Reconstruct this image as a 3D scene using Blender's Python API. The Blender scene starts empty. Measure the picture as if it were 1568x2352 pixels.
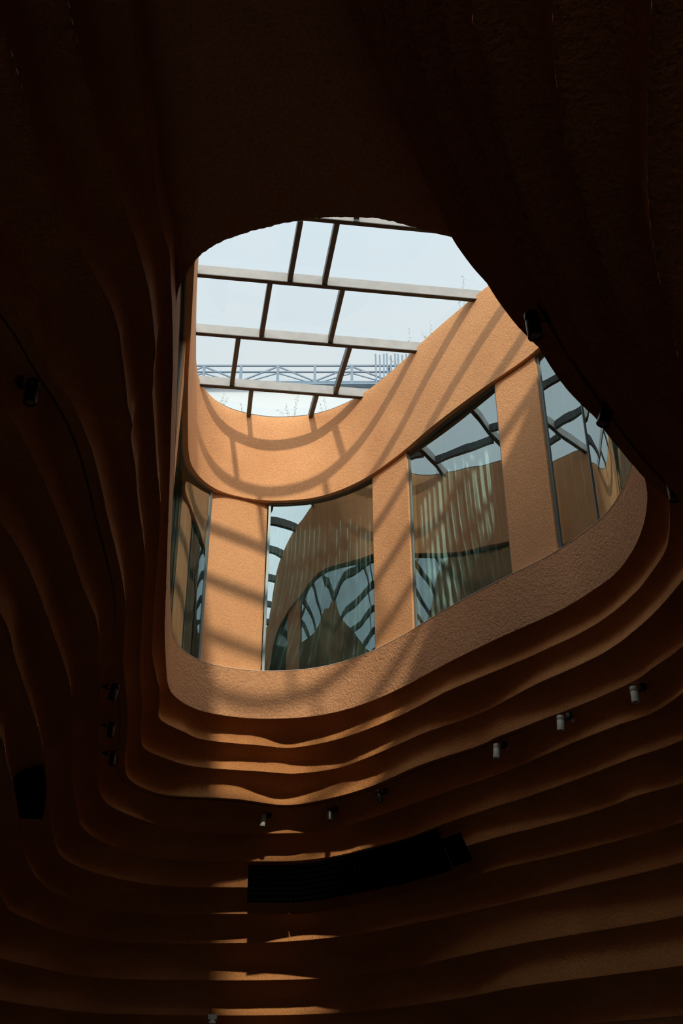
import bpy, bmesh, math, random
import numpy as np
from mathutils import Vector
random.seed(7); rng = np.random.RandomState(7)
S = bpy.context.scene; C = S.collection
R = math.radians
EYE = 1.6

# ---------------------------------------------------------------- camera
cd = bpy.data.cameras.new('camera'); cam = bpy.data.objects.new('camera', cd); C.objects.link(cam)
cd.sensor_fit = 'VERTICAL'; cd.sensor_height = 36; cd.lens = 2350 / 2352 * 36
cd.clip_start = .05; cd.clip_end = 400
cam.location = (0, 0, EYE); cam.rotation_euler = (R(90 + 30.3), 0, 0)
S.camera = cam
# ---------------------------------------------------------------- world
w = bpy.data.worlds.new('sky'); S.world = w; w.use_nodes = True
nt = w.node_tree; nt.nodes.clear()
out = nt.nodes.new('ShaderNodeOutputWorld'); bg = nt.nodes.new('ShaderNodeBackground')
tc = nt.nodes.new('ShaderNodeTexCoord'); sep = nt.nodes.new('ShaderNodeSeparateXYZ')
ramp = nt.nodes.new('ShaderNodeValToRGB')
cr = ramp.color_ramp
cr.elements[0].position = 0.0; cr.elements[0].color = (.76, .80, .81, 1)
cr.elements[1].position = 1.0; cr.elements[1].color = (.50, .60, .67, 1)
e = cr.elements.new(.58); e.color = (.66, .725, .75, 1)
e = cr.elements.new(.76); e.color = (.52, .61, .665, 1)
nt.links.new(tc.outputs['Generated'], sep.inputs[0]); nt.links.new(sep.outputs['Z'], ramp.inputs[0])
nt.links.new(ramp.outputs[0], bg.inputs[0]); nt.links.new(bg.outputs[0], out.inputs[0])
# hazy air: the sky brightens smoothly towards the sun
sv = nt.nodes.new('ShaderNodeVectorMath'); sv.operation = 'DOT_PRODUCT'; nrm = nt.nodes.new('ShaderNodeVectorMath'); nrm.operation = 'NORMALIZE'
nt.links.new(tc.outputs['Generated'], nrm.inputs[0]); nt.links.new(nrm.outputs[0], sv.inputs[0])
sv.inputs[1].default_value = (math.sin(R(3.4)) * math.cos(R(35.5)), -math.cos(R(3.4)) * math.cos(R(35.5)), math.sin(R(35.5)))
h1 = nt.nodes.new('ShaderNodeMath'); h1.operation = 'MULTIPLY_ADD'; h1.inputs[1].default_value = .5; h1.inputs[2].default_value = .5
h2 = nt.nodes.new('ShaderNodeMath'); h2.operation = 'POWER'; h2.inputs[1].default_value = 2
h3 = nt.nodes.new('ShaderNodeMath'); h3.operation = 'MULTIPLY_ADD'; h3.inputs[1].default_value = 2.2; h3.inputs[2].default_value = .66
nt.links.new(sv.outputs['Value'], h1.inputs[0]); nt.links.new(h1.outputs[0], h2.inputs[0]); nt.links.new(h2.outputs[0], h3.inputs[0]); nt.links.new(h3.outputs[0], bg.inputs[1])
# ---------------------------------------------------------------- sun
SUN_EL, SUN_AZ = R(35.5), R(3.4)
sd = bpy.data.lights.new('sun', 'SUN'); sun = bpy.data.objects.new('sun', sd); C.objects.link(sun)
sd.energy = 2.3; sd.angle = R(1.7); sd.color = (1, .87, .69)
to_sun = Vector((math.sin(SUN_AZ) * math.cos(SUN_EL), -math.cos(SUN_AZ) * math.cos(SUN_EL), math.sin(SUN_EL)))
sun.rotation_euler = to_sun.to_track_quat('Z', 'Y').to_euler(); sun.location = (0, -20, 30)
# ---------------------------------------------------------------- exposure
S.view_settings.view_transform = 'Standard'; S.view_settings.look = 'None'
S.view_settings.gamma = 1; S.view_settings.use_curve_mapping = False
S.view_settings.exposure = 0.32

# ---------------------------------------------------------------- plan curves, metres (x, y) and heights above the eye
RZ = [4.52,4.22,3.92,3.58,3.28,2.97,2.66,2.37,2.04,1.6,1.18,0.78]
RING = [[(-1.0,-8.0),(-1.0,-3.0),(-0.98,1.0),(-0.986,2.997),(-1.019,3.348),(-1.031,3.794),(-1.062,4.208),(-1.06,4.482),(-1.051,4.58),(-1.088,4.929),(-1.133,5.309),(-1.202,5.794),(-1.295,6.37),(-1.407,7.077),(-1.541,7.896),(-1.759,9.241),(-1.927,10.275),(-2.089,11.506),(-2.131,11.895),(-2.133,12.244),(-2.034,12.611),(-1.855,12.894),(-1.594,13.082),(-1.137,13.222),(-0.576,13.187),(-0.213,13.048),(0.248,12.693),(0.755,12.045),(1.245,11.244),(1.79,10.453),(2.281,9.801),(2.491,9.401),(2.67,8.951),(2.727,8.437),(2.695,7.912),(2.599,7.434),(2.455,7.031),(2.337,6.713),(2.158,6.439),(1.843,6.067),(1.584,5.73),(1.356,5.417),(1.206,5.213),(0.928,4.873),(0.68,4.507),(0.572,4.245),(0.48,4.054),(0.377,3.806),(0.284,3.597),(0.176,3.33),(0.078,3.104),(0.023,2.948),(-0.177,2.048),(-0.207,1.148),(0.3,-2.0),(0.6,-5.0),(0.6,-8.0)],[(-1.25,-8.0),(-1.25,-3.0),(-1.2,1.0),(-1.208,2.846),(-1.209,3.178),(-1.198,3.639),(-1.172,4.02),(-1.153,4.314),(-1.15,4.662),(-1.199,5.174),(-1.237,5.345),(-1.3,5.704),(-1.346,6.093),(-1.408,6.613),(-1.459,7.103),(-1.559,7.664),(-1.709,8.454),(-1.886,9.388),(-2.029,10.262),(-2.075,10.795),(-2.094,11.203),(-2.11,11.374),(-2.182,11.774),(-2.263,12.378),(-2.041,12.839),(-1.864,13.144),(-1.439,13.329),(-1.074,13.424),(-0.753,13.538),(-0.296,13.348),(0.114,12.999),(0.753,12.182),(1.239,11.36),(1.573,10.915),(2.123,10.177),(2.562,9.452),(2.765,8.768),(2.817,8.304),(2.826,7.845),(2.684,7.236),(2.527,6.803),(2.358,6.485),(2.25,6.3),(1.9,5.9),(1.5,5.4),(1.1,4.93),(0.835,4.502),(0.711,4.256),(0.604,4.058),(0.477,3.776),(0.421,3.661),(0.336,3.464),(0.285,3.333),(0.201,3.116),(0.146,2.97),(0.065,2.753),(-0.135,1.853),(-0.145,0.953),(0.6,-2.0),(0.9,-5.0),(0.9,-8.0)],[(-1.5,-8.0),(-1.5,-3.0),(-1.42,1.0),(-1.418,2.688),(-1.417,3.022),(-1.427,3.5),(-1.416,3.778),(-1.353,4.105),(-1.306,4.331),(-1.295,4.581),(-1.325,4.906),(-1.376,5.37),(-1.383,5.554),(-1.414,5.676),(-1.463,6.143),(-1.522,6.598),(-1.606,7.4),(-1.752,8.189),(-1.93,9.107),(-2.087,9.978),(-2.142,10.329),(-2.238,11.037),(-2.381,11.796),(-2.451,12.244),(-2.474,12.576),(-2.258,13.037),(-1.956,13.367),(-1.075,13.609),(-0.694,13.712),(-0.469,13.671),(-0.023,13.427),(0.249,13.094),(0.703,12.434),(0.987,11.992),(1.576,11.286),(2.108,10.265),(2.536,9.51),(2.747,8.87),(2.867,8.342),(2.922,7.853),(2.92,7.5),(2.8,6.95),(2.4,6.3),(1.9,5.75),(1.4,5.15),(1.029,4.51),(0.931,4.392),(0.798,4.175),(0.698,3.975),(0.607,3.74),(0.525,3.516),(0.407,3.25),(0.3,3.008),(0.22,2.786),(0.151,2.557),(-0.049,1.657),(-0.039,0.757),(0.9,-2.0),(1.2,-5.0),(1.2,-8.0)],[(-1.85,-8.0),(-1.85,-3.0),(-1.8,1.0),(-1.76,2.8),(-1.71,3.985),(-1.658,4.237),(-1.634,4.534),(-1.58,4.878),(-1.567,5.312),(-1.588,5.695),(-1.63,6.138),(-1.666,6.628),(-1.712,7.172),(-1.773,7.635),(-1.908,8.317),(-2.02,8.905),(-2.111,9.516),(-2.287,10.614),(-2.515,11.684),(-2.611,12.208),(-2.66,12.714),(-2.552,13.175),(-2.299,13.513),(-2.084,13.578),(-1.411,13.709),(-0.811,14.025),(-0.585,13.979),(-0.075,13.6),(0.379,13.093),(0.933,12.172),(1.561,11.356),(1.695,11.089),(2.147,10.472),(2.566,9.848),(2.823,9.375),(2.914,9.046),(3.052,8.503),(3.1,7.9),(3.05,7.3),(2.6,6.4),(2.0,5.7),(1.35,4.75),(1.064,4.273),(0.949,4.071),(0.859,3.904),(0.766,3.683),(0.69,3.497),(0.602,3.331),(0.465,3.056),(0.357,2.762),(0.273,2.495),(0.226,2.335),(0.026,1.435),(0.056,0.535),(1.2,-2.0),(1.5,-5.0),(1.5,-8.0)],[(-2.1,-8.0),(-2.1,-3.0),(-2.05,1.0),(-1.95,3.0),(-1.829,4.434),(-1.806,4.736),(-1.797,5.121),(-1.801,5.323),(-1.825,5.957),(-1.879,6.706),(-1.902,7.297),(-2.014,7.976),(-2.253,9.151),(-2.592,10.705),(-2.878,12.224),(-2.898,12.829),(-2.693,13.419),(-2.346,14.01),(-1.714,14.335),(-1.256,14.361),(-0.795,14.361),(-0.304,14.284),(0.035,13.937),(0.515,13.329),(1.003,12.601),(1.266,12.205),(1.823,11.421),(2.358,10.404),(2.703,9.817),(2.968,9.431),(3.108,8.874),(3.22,8.2),(3.22,7.5),(2.9,6.6),(2.3,5.75),(1.75,4.95),(1.51,4.577),(1.322,4.308),(1.129,4.025),(0.996,3.764),(0.904,3.577),(0.817,3.393),(0.734,3.204),(0.6,2.883),(0.531,2.72),(0.468,2.565),(0.392,2.331),(0.349,2.201),(0.149,1.301),(0.199,0.401),(1.5,-2.0),(1.8,-5.0),(1.8,-8.0)],[(-2.4,-8.0),(-2.4,-3.0),(-2.3,1.0),(-2.15,3.5),(-1.994,5.188),(-1.98,5.607),(-2.019,6.204),(-2.088,6.9),(-2.155,7.56),(-2.243,8.128),(-2.477,9.174),(-2.851,10.862),(-3.032,11.928),(-3.148,12.642),(-3.121,13.168),(-2.942,13.786),(-2.609,14.401),(-1.725,14.626),(-1.265,14.655),(-0.625,14.626),(-0.024,14.263),(0.253,13.941),(0.775,13.336),(1.271,12.446),(1.776,11.655),(1.991,11.355),(2.452,10.58),(2.848,9.834),(3.137,9.355),(3.38,8.3),(3.42,7.5),(3.15,6.6),(2.6,5.75),(2.1,5.0),(1.836,4.637),(1.671,4.427),(1.505,4.227),(1.306,3.952),(1.15,3.71),(1.029,3.5),(0.921,3.26),(0.832,3.083),(0.739,2.908),(0.631,2.658),(0.549,2.438),(0.51,2.291),(0.471,2.172),(0.424,2.052),(0.405,1.937),(0.205,1.037),(0.275,0.137),(1.8,-2.0),(2.1,-5.0),(2.1,-8.0)],[(-2.7,-8.0),(-2.7,-3.0),(-2.55,1.0),(-2.35,4.0),(-2.116,5.793),(-2.24,6.617),(-2.304,7.071),(-2.473,8.171),(-2.681,9.207),(-2.895,10.153),(-3.094,11.032),(-3.284,12.031),(-3.397,12.848),(-3.317,13.494),(-2.987,14.201),(-2.398,14.721),(-1.332,14.848),(-0.627,14.848),(0.093,14.231),(0.752,13.494),(1.197,12.799),(1.617,12.031),(2.362,11.051),(2.741,10.438),(2.87,10.105),(3.211,9.593),(3.45,8.6),(3.6,7.7),(3.45,6.7),(2.9,5.7),(2.2,4.75),(1.538,3.786),(1.396,3.596),(1.259,3.355),(1.162,3.175),(1.057,2.99),(0.964,2.817),(0.891,2.642),(0.821,2.494),(0.743,2.299),(0.685,2.123),(0.64,1.983),(0.584,1.735),(0.384,0.835),(0.474,-0.065),(2.1,-2.0),(2.4,-5.0),(2.4,-8.0)],[(-3.0,-8.0),(-3.0,-3.0),(-2.8,1.0),(-2.6,4.5),(-2.505,7.31),(-2.638,7.952),(-2.781,8.668),(-3.041,9.829),(-3.381,11.273),(-3.617,12.84),(-3.588,13.732),(-3.276,14.709),(-2.671,15.136),(-1.366,15.21),(-0.523,15.173),(0.363,14.304),(1.367,12.922),(1.788,12.096),(2.384,11.338),(3.25,9.897),(3.5,8.8),(3.78,7.8),(3.7,6.7),(3.1,5.6),(2.2,4.45),(1.6,3.6),(1.26,3.007),(1.181,2.828),(1.087,2.623),(1.017,2.448),(0.973,2.328),(0.903,2.121),(0.866,1.979),(0.815,1.767),(0.768,1.546),(0.568,0.646),(0.678,-0.254),(2.4,-2.0),(2.7,-5.0),(2.7,-8.0)],[(-3.4,-8.0),(-3.4,-3.0),(-3.1,2.0),(-3.1,6.0),(-3.3,9.0),(-3.711,11.69),(-3.843,12.34),(-3.92,12.904),(-3.856,13.652),(-3.67,14.639),(-3.148,15.416),(-2.472,15.589),(-0.987,15.502),(-0.071,14.998),(0.765,14.003),(1.491,12.997),(2.109,12.007),(3.254,10.106),(3.6,8.9),(3.95,7.8),(3.95,6.7),(3.4,5.4),(2.6,4.4),(1.9,3.5),(1.5,2.8),(1.2,1.8),(1.0,0.9),(1.13,0.0),(2.7,-2.0),(3.0,-5.0),(3.0,-8.0)],[(-3.8,-8.0),(-3.8,-3.0),(-3.4,2.0),(-3.4,6.0),(-3.6,9.5),(-4.16,13.508),(-3.967,14.339),(-3.577,15.482),(-2.95,15.865),(-2.386,15.978),(-1.0,15.978),(-0.073,15.644),(0.785,14.67),(1.488,13.224),(2.087,12.124),(3.256,10.368),(3.65,9.1),(4.1,8.0),(4.2,6.7),(3.7,5.3),(2.9,4.2),(2.2,3.3),(1.8,2.6),(1.5,1.6),(1.3,0.7),(1.45,-0.2),(3.0,-2.0),(3.3,-5.0),(3.3,-8.0)],[(-4.2,-8.0),(-4.2,-3.0),(-3.7,2.0),(-3.7,6.0),(-3.9,10.0),(-4.231,14.0),(-3.904,15.192),(-3.407,16.049),(-2.511,16.356),(-1.158,16.435),(-0.074,16.049),(0.789,14.991),(1.508,13.66),(2.056,12.172),(3.168,10.309),(3.7,9.1),(4.3,8.0),(4.4,6.7),(4.0,5.2),(3.2,4.0),(2.5,3.1),(2.1,2.4),(1.8,1.4),(1.6,0.5),(1.77,-0.4),(3.3,-2.0),(3.6,-5.0),(3.6,-8.0)],[(-4.45,-8.0),(-4.45,-3.0),(-3.95,2.0),(-3.95,6.0),(-4.15,10.3),(-4.481,14.3),(-4.154,15.492),(-3.657,16.349),(-2.761,16.656),(-1.408,16.735),(-0.324,16.349),(1.039,15.291),(1.758,13.96),(2.306,12.472),(3.418,10.609),(3.95,9.4),(4.55,8.0),(4.65,6.7),(4.25,5.2),(3.45,4.0),(2.75,3.1),(2.35,2.4),(2.05,1.4),(1.85,0.5),(2.02,-0.4),(3.55,-2.0),(3.85,-5.0),(3.85,-8.0)]]
DRUM = [(-1.133,5.309),(-1.202,5.794),(-1.295,6.37),(-1.407,7.077),(-1.541,7.896),(-1.759,9.241),(-1.927,10.275),(-2.089,11.506),(-2.131,11.895),(-2.133,12.244),(-2.034,12.611),(-1.855,12.894),(-1.594,13.082),(-1.137,13.222),(-0.576,13.187),(-0.213,13.048),(0.248,12.693),(0.755,12.045),(1.245,11.244),(1.79,10.453),(2.281,9.801),(2.491,9.401),(2.67,8.951),(2.727,8.437),(2.695,7.912),(2.599,7.434),(2.455,7.031),(2.337,6.713),(2.158,6.439),(1.843,6.067),(1.584,5.73),(1.356,5.417),(1.206,5.213),(0.928,4.873),(0.85,4.78),(0.715,4.75),(0.48,4.67),(0.265,4.595),(0.04,4.575),(-0.225,4.59),(-0.395,4.64),(-0.56,4.69),(-0.825,4.82),(-0.99,5.0)]
SPOTS = [(-1.723,4.579,3.45,'L'),(-2.179,9.322,3.45,'L'),(-2.421,10.439,3.45,'L'),(-2.599,11.457,3.45,'L'),(-1.072,14.209,3.42,'F'),(-0.157,13.874,3.42,'F'),(0.474,13.009,3.43,'F'),(1.726,11.179,3.45,'R'),(2.263,10.229,3.45,'R'),(2.818,9.382,3.45,'R'),(2.138,5.62,3.45,'R'),(1.519,4.785,3.45,'R'),(0.976,4.019,3.45,'R')]
Z_CEIL, Z_SILL, Z_HEAD, Z_RIM = 4.80, 5.20, 8.02, 9.47

# ---------------------------------------------------------------- helpers
def link(name, me, parent=None, kind=None, label=None, cat=None, group=None, loc=None):
    o = bpy.data.objects.new(name, me); C.objects.link(o)
    if parent: o.parent = parent
    if loc is not None: o.location = loc
    if kind: o['kind'] = kind
    if label: o['label'] = label
    if cat: o['category'] = cat
    if group: o['group'] = group
    return o

def mesh(name, V, F, mat, smooth=False):
    me = bpy.data.meshes.new(name); me.from_pydata([tuple(map(float, v)) for v in V], [], F); me.materials.append(mat)
    if smooth: me.polygons.foreach_set('use_smooth', [True] * len(F))
    me.update(); return me

def fix(me):
    bm = bmesh.new(); bm.from_mesh(me); bmesh.ops.recalc_face_normals(bm, faces=bm.faces); bm.to_mesh(me); bm.free(); return me

def catmull(P, closed=False, sub=10):
    P = [np.array(p, float) for p in P]; n = len(P); o = []
    rngi = range(n) if closed else range(n - 1)
    for i in rngi:
        if closed: p0, p1, p2, p3 = P[i - 1], P[i], P[(i + 1) % n], P[(i + 2) % n]
        else: p1, p2 = P[i], P[i + 1]; p0 = P[i - 1] if i else 2 * p1 - p2; p3 = P[i + 2] if i + 2 < n else 2 * p2 - p1
        t0 = 0; t1 = t0 + max(np.linalg.norm(p1 - p0), 1e-4) ** .5; t2 = t1 + max(np.linalg.norm(p2 - p1), 1e-4) ** .5; t3 = t2 + max(np.linalg.norm(p3 - p2), 1e-4) ** .5
        for k in range(sub):
            t = t1 + (t2 - t1) * k / sub
            a1 = (t1 - t) / (t1 - t0) * p0 + (t - t0) / (t1 - t0) * p1
            a2 = (t2 - t) / (t2 - t1) * p1 + (t - t1) / (t2 - t1) * p2
            a3 = (t3 - t) / (t3 - t2) * p2 + (t - t2) / (t3 - t2) * p3
            b1 = (t2 - t) / (t2 - t0) * a1 + (t - t0) / (t2 - t0) * a2
            b2 = (t3 - t) / (t3 - t1) * a2 + (t - t1) / (t3 - t1) * a3
            o.append((t2 - t) / (t2 - t1) * b1 + (t - t1) / (t2 - t1) * b2)
    o.append(P[0] if closed else P[-1])
    return np.array(o)

def arclen(P): return np.concatenate([[0], np.cumsum(np.linalg.norm(np.diff(P, axis=0), axis=1))])
def at_s(P, s):
    L = arclen(P); return np.stack([np.interp(s, L, P[:, 0]), np.interp(s, L, P[:, 1])], -1)
def resample(P, n): return at_s(P, np.linspace(0, arclen(P)[-1], n))
def normals(P, closed=False):
    T = np.gradient(P, axis=0)
    if closed: T[0] = T[-1] = P[1] - P[-2]
    T /= np.linalg.norm(T, axis=1)[:, None] + 1e-9
    k = np.ones(5) / 5
    N = np.stack([-T[:, 1], T[:, 0]], 1)
    for c in (0, 1):
        pad = np.concatenate([N[-3:-1, c], N[:, c], N[1:3, c]]) if closed else np.pad(N[:, c], 2, mode='edge')
        N[:, c] = np.convolve(pad, k, 'valid')
    return N / (np.linalg.norm(N, axis=1)[:, None] + 1e-9)
def offset(P, d, closed=False): return P + normals(P, closed) * d
def near_s(P, q):
    L = arclen(P); i = np.argmin(np.linalg.norm(P - np.array(q), axis=1)); return L[i]
def piece(P, s0, s1, step=.05):
    n = max(3, int(abs(s1 - s0) / step) + 1); return at_s(P, np.linspace(s0, s1, n))
def Zw(z): return z + EYE

def ribbon_solid(name, P, Q, z0, z1, mat, parent=None, z0q=None, z1q=None, smooth=True, **kw):
    """closed solid between plan curves P (room side) and Q (back), from z0 to z1"""
    n = len(P); z0q = z0 if z0q is None else z0q; z1q = z1 if z1q is None else z1q
    V = [(p[0], p[1], Zw(z0)) for p in P] + [(p[0], p[1], Zw(z1)) for p in P] + [(q[0], q[1], Zw(z0q)) for q in Q] + [(q[0], q[1], Zw(z1q)) for q in Q]
    F = []
    for i in range(n - 1):
        j = i + 1
        F += [(i, j, n + j, n + i), (2 * n + j, 2 * n + i, 3 * n + i, 3 * n + j), (n + i, n + j, 3 * n + j, 3 * n + i), (j, i, 2 * n + i, 2 * n + j)]
    F += [(0, n, 3 * n, 2 * n), (n - 1, 3 * n - 1, 4 * n - 1, 2 * n - 1)]
    me = mesh(name, V, F, mat); fix(me)
    if smooth: me.shade_smooth() if False else set_sharp(me)
    return link(name, me, parent, **kw)

def set_sharp(me, ang=35):
    me.polygons.foreach_set('use_smooth', [True] * len(me.polygons))
    bm = bmesh.new(); bm.from_mesh(me)
    for e in bm.edges:
        if len(e.link_faces) == 2 and e.calc_face_angle(0) > R(ang): e.smooth = False
    bm.to_mesh(me); bm.free()

def box_bar(a, b, wdt, hgt, up=Vector((0, 0, 1))):
    a = Vector(a); b = Vector(b); d = (b - a).normalized(); s = d.cross(up).normalized(); u = s.cross(d)
    V = []
    for p in (a, b):
        for sx, sz in ((-1, -1), (1, -1), (1, 1), (-1, 1)): V.append(p + s * sx * wdt / 2 + u * sz * hgt / 2)
    return V, [(0, 1, 2, 3), (7, 6, 5, 4), (0, 4, 5, 1), (1, 5, 6, 2), (2, 6, 7, 3), (3, 7, 4, 0)]
def bar(name, a, b, wdt, hgt, mat, parent=None, up=Vector((0, 0, 1)), **kw):
    V, F = box_bar(a, b, wdt, hgt, up); return link(name, fix(mesh(name, V, F, mat)), parent, **kw)

def tube(name, pts, rad, mat, parent=None, n=8, **kw):
    pts = [Vector(p) for p in pts]; V = []; F = []
    rad = rad if hasattr(rad, '__len__') else [rad] * len(pts)
    for i, p in enumerate(pts):
        d = (pts[min(i + 1, len(pts) - 1)] - pts[max(i - 1, 0)]).normalized()
        a = d.cross(Vector((0, 0, 1)));
        if a.length < 1e-3: a = d.cross(Vector((0, 1, 0)))
        a.normalize(); b = d.cross(a)
        for k in range(n): V.append(p + (a * math.cos(2 * math.pi * k / n) + b * math.sin(2 * math.pi * k / n)) * rad[i])
    for i in range(len(pts) - 1):
        for k in range(n): F.append((i * n + k, i * n + (k + 1) % n, (i + 1) * n + (k + 1) % n, (i + 1) * n + k))
    F += [tuple(range(n - 1, -1, -1)), tuple((len(pts) - 1) * n + k for k in range(n))]
    me = fix(mesh(name, V, F, mat)); set_sharp(me, 50)
    return link(name, me, parent, **kw)

def lathe(name, prof, mat, parent=None, n=28, **kw):
    V = []; F = []
    for r_, z in prof:
        for k in range(n): V.append((r_ * math.cos(2 * math.pi * k / n), r_ * math.sin(2 * math.pi * k / n), z))
    m = len(prof)
    for i in range(m - 1):
        for k in range(n): F.append((i * n + k, i * n + (k + 1) % n, (i + 1) * n + (k + 1) % n, (i + 1) * n + k))
    F += [tuple(range(n)), tuple((m - 1) * n + k for k in range(n))]
    me = fix(mesh(name, V, F, mat)); set_sharp(me, 40); return link(name, me, parent, **kw)

# ---------------------------------------------------------------- materials
def new_mat(name):
    m = bpy.data.materials.new(name); m.use_nodes = True; m.node_tree.nodes.clear()
    N = m.node_tree.nodes; o = N.new('ShaderNodeOutputMaterial'); return m, N, m.node_tree.links, o
def plain(name, col, rough=.6, metal=0, bump=0, bscale=60, var=0):
    m, N, L, o = new_mat(name); b = N.new('ShaderNodeBsdfPrincipled'); L.new(b.outputs[0], o.inputs[0])
    b.inputs['Base Color'].default_value = (*col, 1); b.inputs['Roughness'].default_value = rough; b.inputs['Metallic'].default_value = metal
    if bump or var:
        t = N.new('ShaderNodeTexCoord'); n = N.new('ShaderNodeTexNoise'); n.inputs['Scale'].default_value = bscale; n.inputs['Detail'].default_value = 4
        L.new(t.outputs['Object'], n.inputs['Vector'])
        if bump:
            bb = N.new('ShaderNodeBump'); bb.inputs['Strength'].default_value = bump; bb.inputs['Distance'].default_value = .01
            L.new(n.outputs[0], bb.inputs['Height']); L.new(bb.outputs[0], b.inputs['Normal'])
        if var:
            n2 = N.new('ShaderNodeTexNoise'); n2.inputs['Scale'].default_value = 6; L.new(t.outputs['Object'], n2.inputs['Vector'])
            mx = N.new('ShaderNodeMix'); mx.data_type = 'RGBA'; mx.inputs['A'].default_value = (*[c * (1 - var) for c in col], 1); mx.inputs['B'].default_value = (*[min(1, c * (1 + var)) for c in col], 1)
            L.new(n2.outputs[0], mx.inputs['Factor']); L.new(mx.outputs['Result'], b.inputs['Base Color'])
    return m
def stucco(name, c1, c2, grain, depth):
    m, N, L, o = new_mat(name); b = N.new('ShaderNodeBsdfPrincipled'); L.new(b.outputs[0], o.inputs[0])
    b.inputs['Roughness'].default_value = .85; b.inputs['Specular IOR Level'].default_value = .25
    t = N.new('ShaderNodeTexCoord')
    n1 = N.new('ShaderNodeTexNoise'); n1.inputs['Scale'].default_value = .9; n1.inputs['Detail'].default_value = 5; n1.inputs['Roughness'].default_value = .6
    n2 = N.new('ShaderNodeTexNoise'); n2.inputs['Scale'].default_value = grain; n2.inputs['Detail'].default_value = 3; n2.inputs['Roughness'].default_value = .65
    vo = N.new('ShaderNodeTexVoronoi'); vo.inputs['Scale'].default_value = grain * .55; vo.feature = 'SMOOTH_F1'
    for n in (n1, n2, vo): L.new(t.outputs['Object'], n.inputs['Vector'])
    rp = N.new('ShaderNodeValToRGB'); rp.color_ramp.elements[0].position = .35; rp.color_ramp.elements[1].position = .68
    rp.color_ramp.elements[0].color = (*c1, 1); rp.color_ramp.elements[1].color = (*c2, 1)
    L.new(n1.outputs[0], rp.inputs[0])
    mr = N.new('ShaderNodeMapRange'); mr.inputs['From Min'].default_value = .3; mr.inputs['From Max'].default_value = .7; mr.inputs['To Min'].default_value = .82; mr.inputs['To Max'].default_value = 1.1
    L.new(n2.outputs[0], mr.inputs[0])
    mx = N.new('ShaderNodeVectorMath'); mx.operation = 'SCALE'; L.new(rp.outputs[0], mx.inputs[0]); L.new(mr.outputs[0], mx.inputs['Scale'])
    L.new(mx.outputs[0], b.inputs['Base Color'])
    ad = N.new('ShaderNodeMath'); ad.operation = 'SUBTRACT'; L.new(n2.outputs[0], ad.inputs[0]); 
    ml = N.new('ShaderNodeMath'); ml.operation = 'MULTIPLY'; ml.inputs[1].default_value = .5; L.new(vo.outputs['Distance'], ml.inputs[0]); L.new(ml.outputs[0], ad.inputs[1])
    bb = N.new('ShaderNodeBump'); bb.inputs['Strength'].default_value = 1; bb.inputs['Distance'].default_value = depth
    L.new(ad.outputs[0], bb.inputs['Height']); L.new(bb.outputs[0], b.inputs['Normal'])
    return m
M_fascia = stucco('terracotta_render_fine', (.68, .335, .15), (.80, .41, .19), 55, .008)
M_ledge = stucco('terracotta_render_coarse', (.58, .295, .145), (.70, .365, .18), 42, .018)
M_terr = stucco('terracotta_render_ledges', (.47, .20, .068), (.58, .26, .09), 42, .016)  # ledge copy of the render, warm bounce light put into its deeper orange
M_sill = plain('pale_cement_joint', (.72, .60, .50), .8)
M_steel = plain('painted_grey_steel', (.27, .27, .265), .55, .0, .3, 30, .25)
M_cross = plain('dark_steel', (.075, .08, .08), .5, .2)
M_dark = plain('dark_gasket_and_strip', (.035, .033, .03), .6)
M_frame = plain('grey_aluminium_frame', (.17, .21, .21), .45, .3)
M_black = plain('matte_black_paint', (.012, .012, .012), .45)
M_vent = plain('black_vent_metal', (.002, .002, .002), 1)
M_vent.node_tree.nodes['Principled BSDF'].inputs['Specular IOR Level'].default_value = 0
M_spot = plain('spotlight_metal', (.035, .04, .037), .38, .6)
M_spotlit = plain('spotlight_skylit_metal', (.56, .60, .53), .5, .1)  # brighter copy of the spotlight metal, sky light put into its colour
M_lens = plain('lamp_lens', (.35, .36, .30), .25)
M_white = plain('white_plastic', (.62, .64, .58), .5)
M_wire = plain('conduit', (.10, .045, .02), .7)
M_rail = plain('pale_blue_railing_paint', (.11, .165, .22), .7)
M_bwall = plain('white_painted_wall', (.40, .44, .465), .7)
M_conc = plain('grey_concrete', (.35, .33, .31), .9, 0, .4, 25, .15)
M_leaf = plain('pale_green_leaf', (.22, .26, .12), .6)
M_bloss = plain('pale_blossom', (.75, .66, .52), .6)
M_stem = plain('dry_stem', (.25, .20, .12), .7)
M_floor = plain('polished_concrete_floor', (.08, .06, .05), .6, 0, .1, 8, .15)

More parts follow.
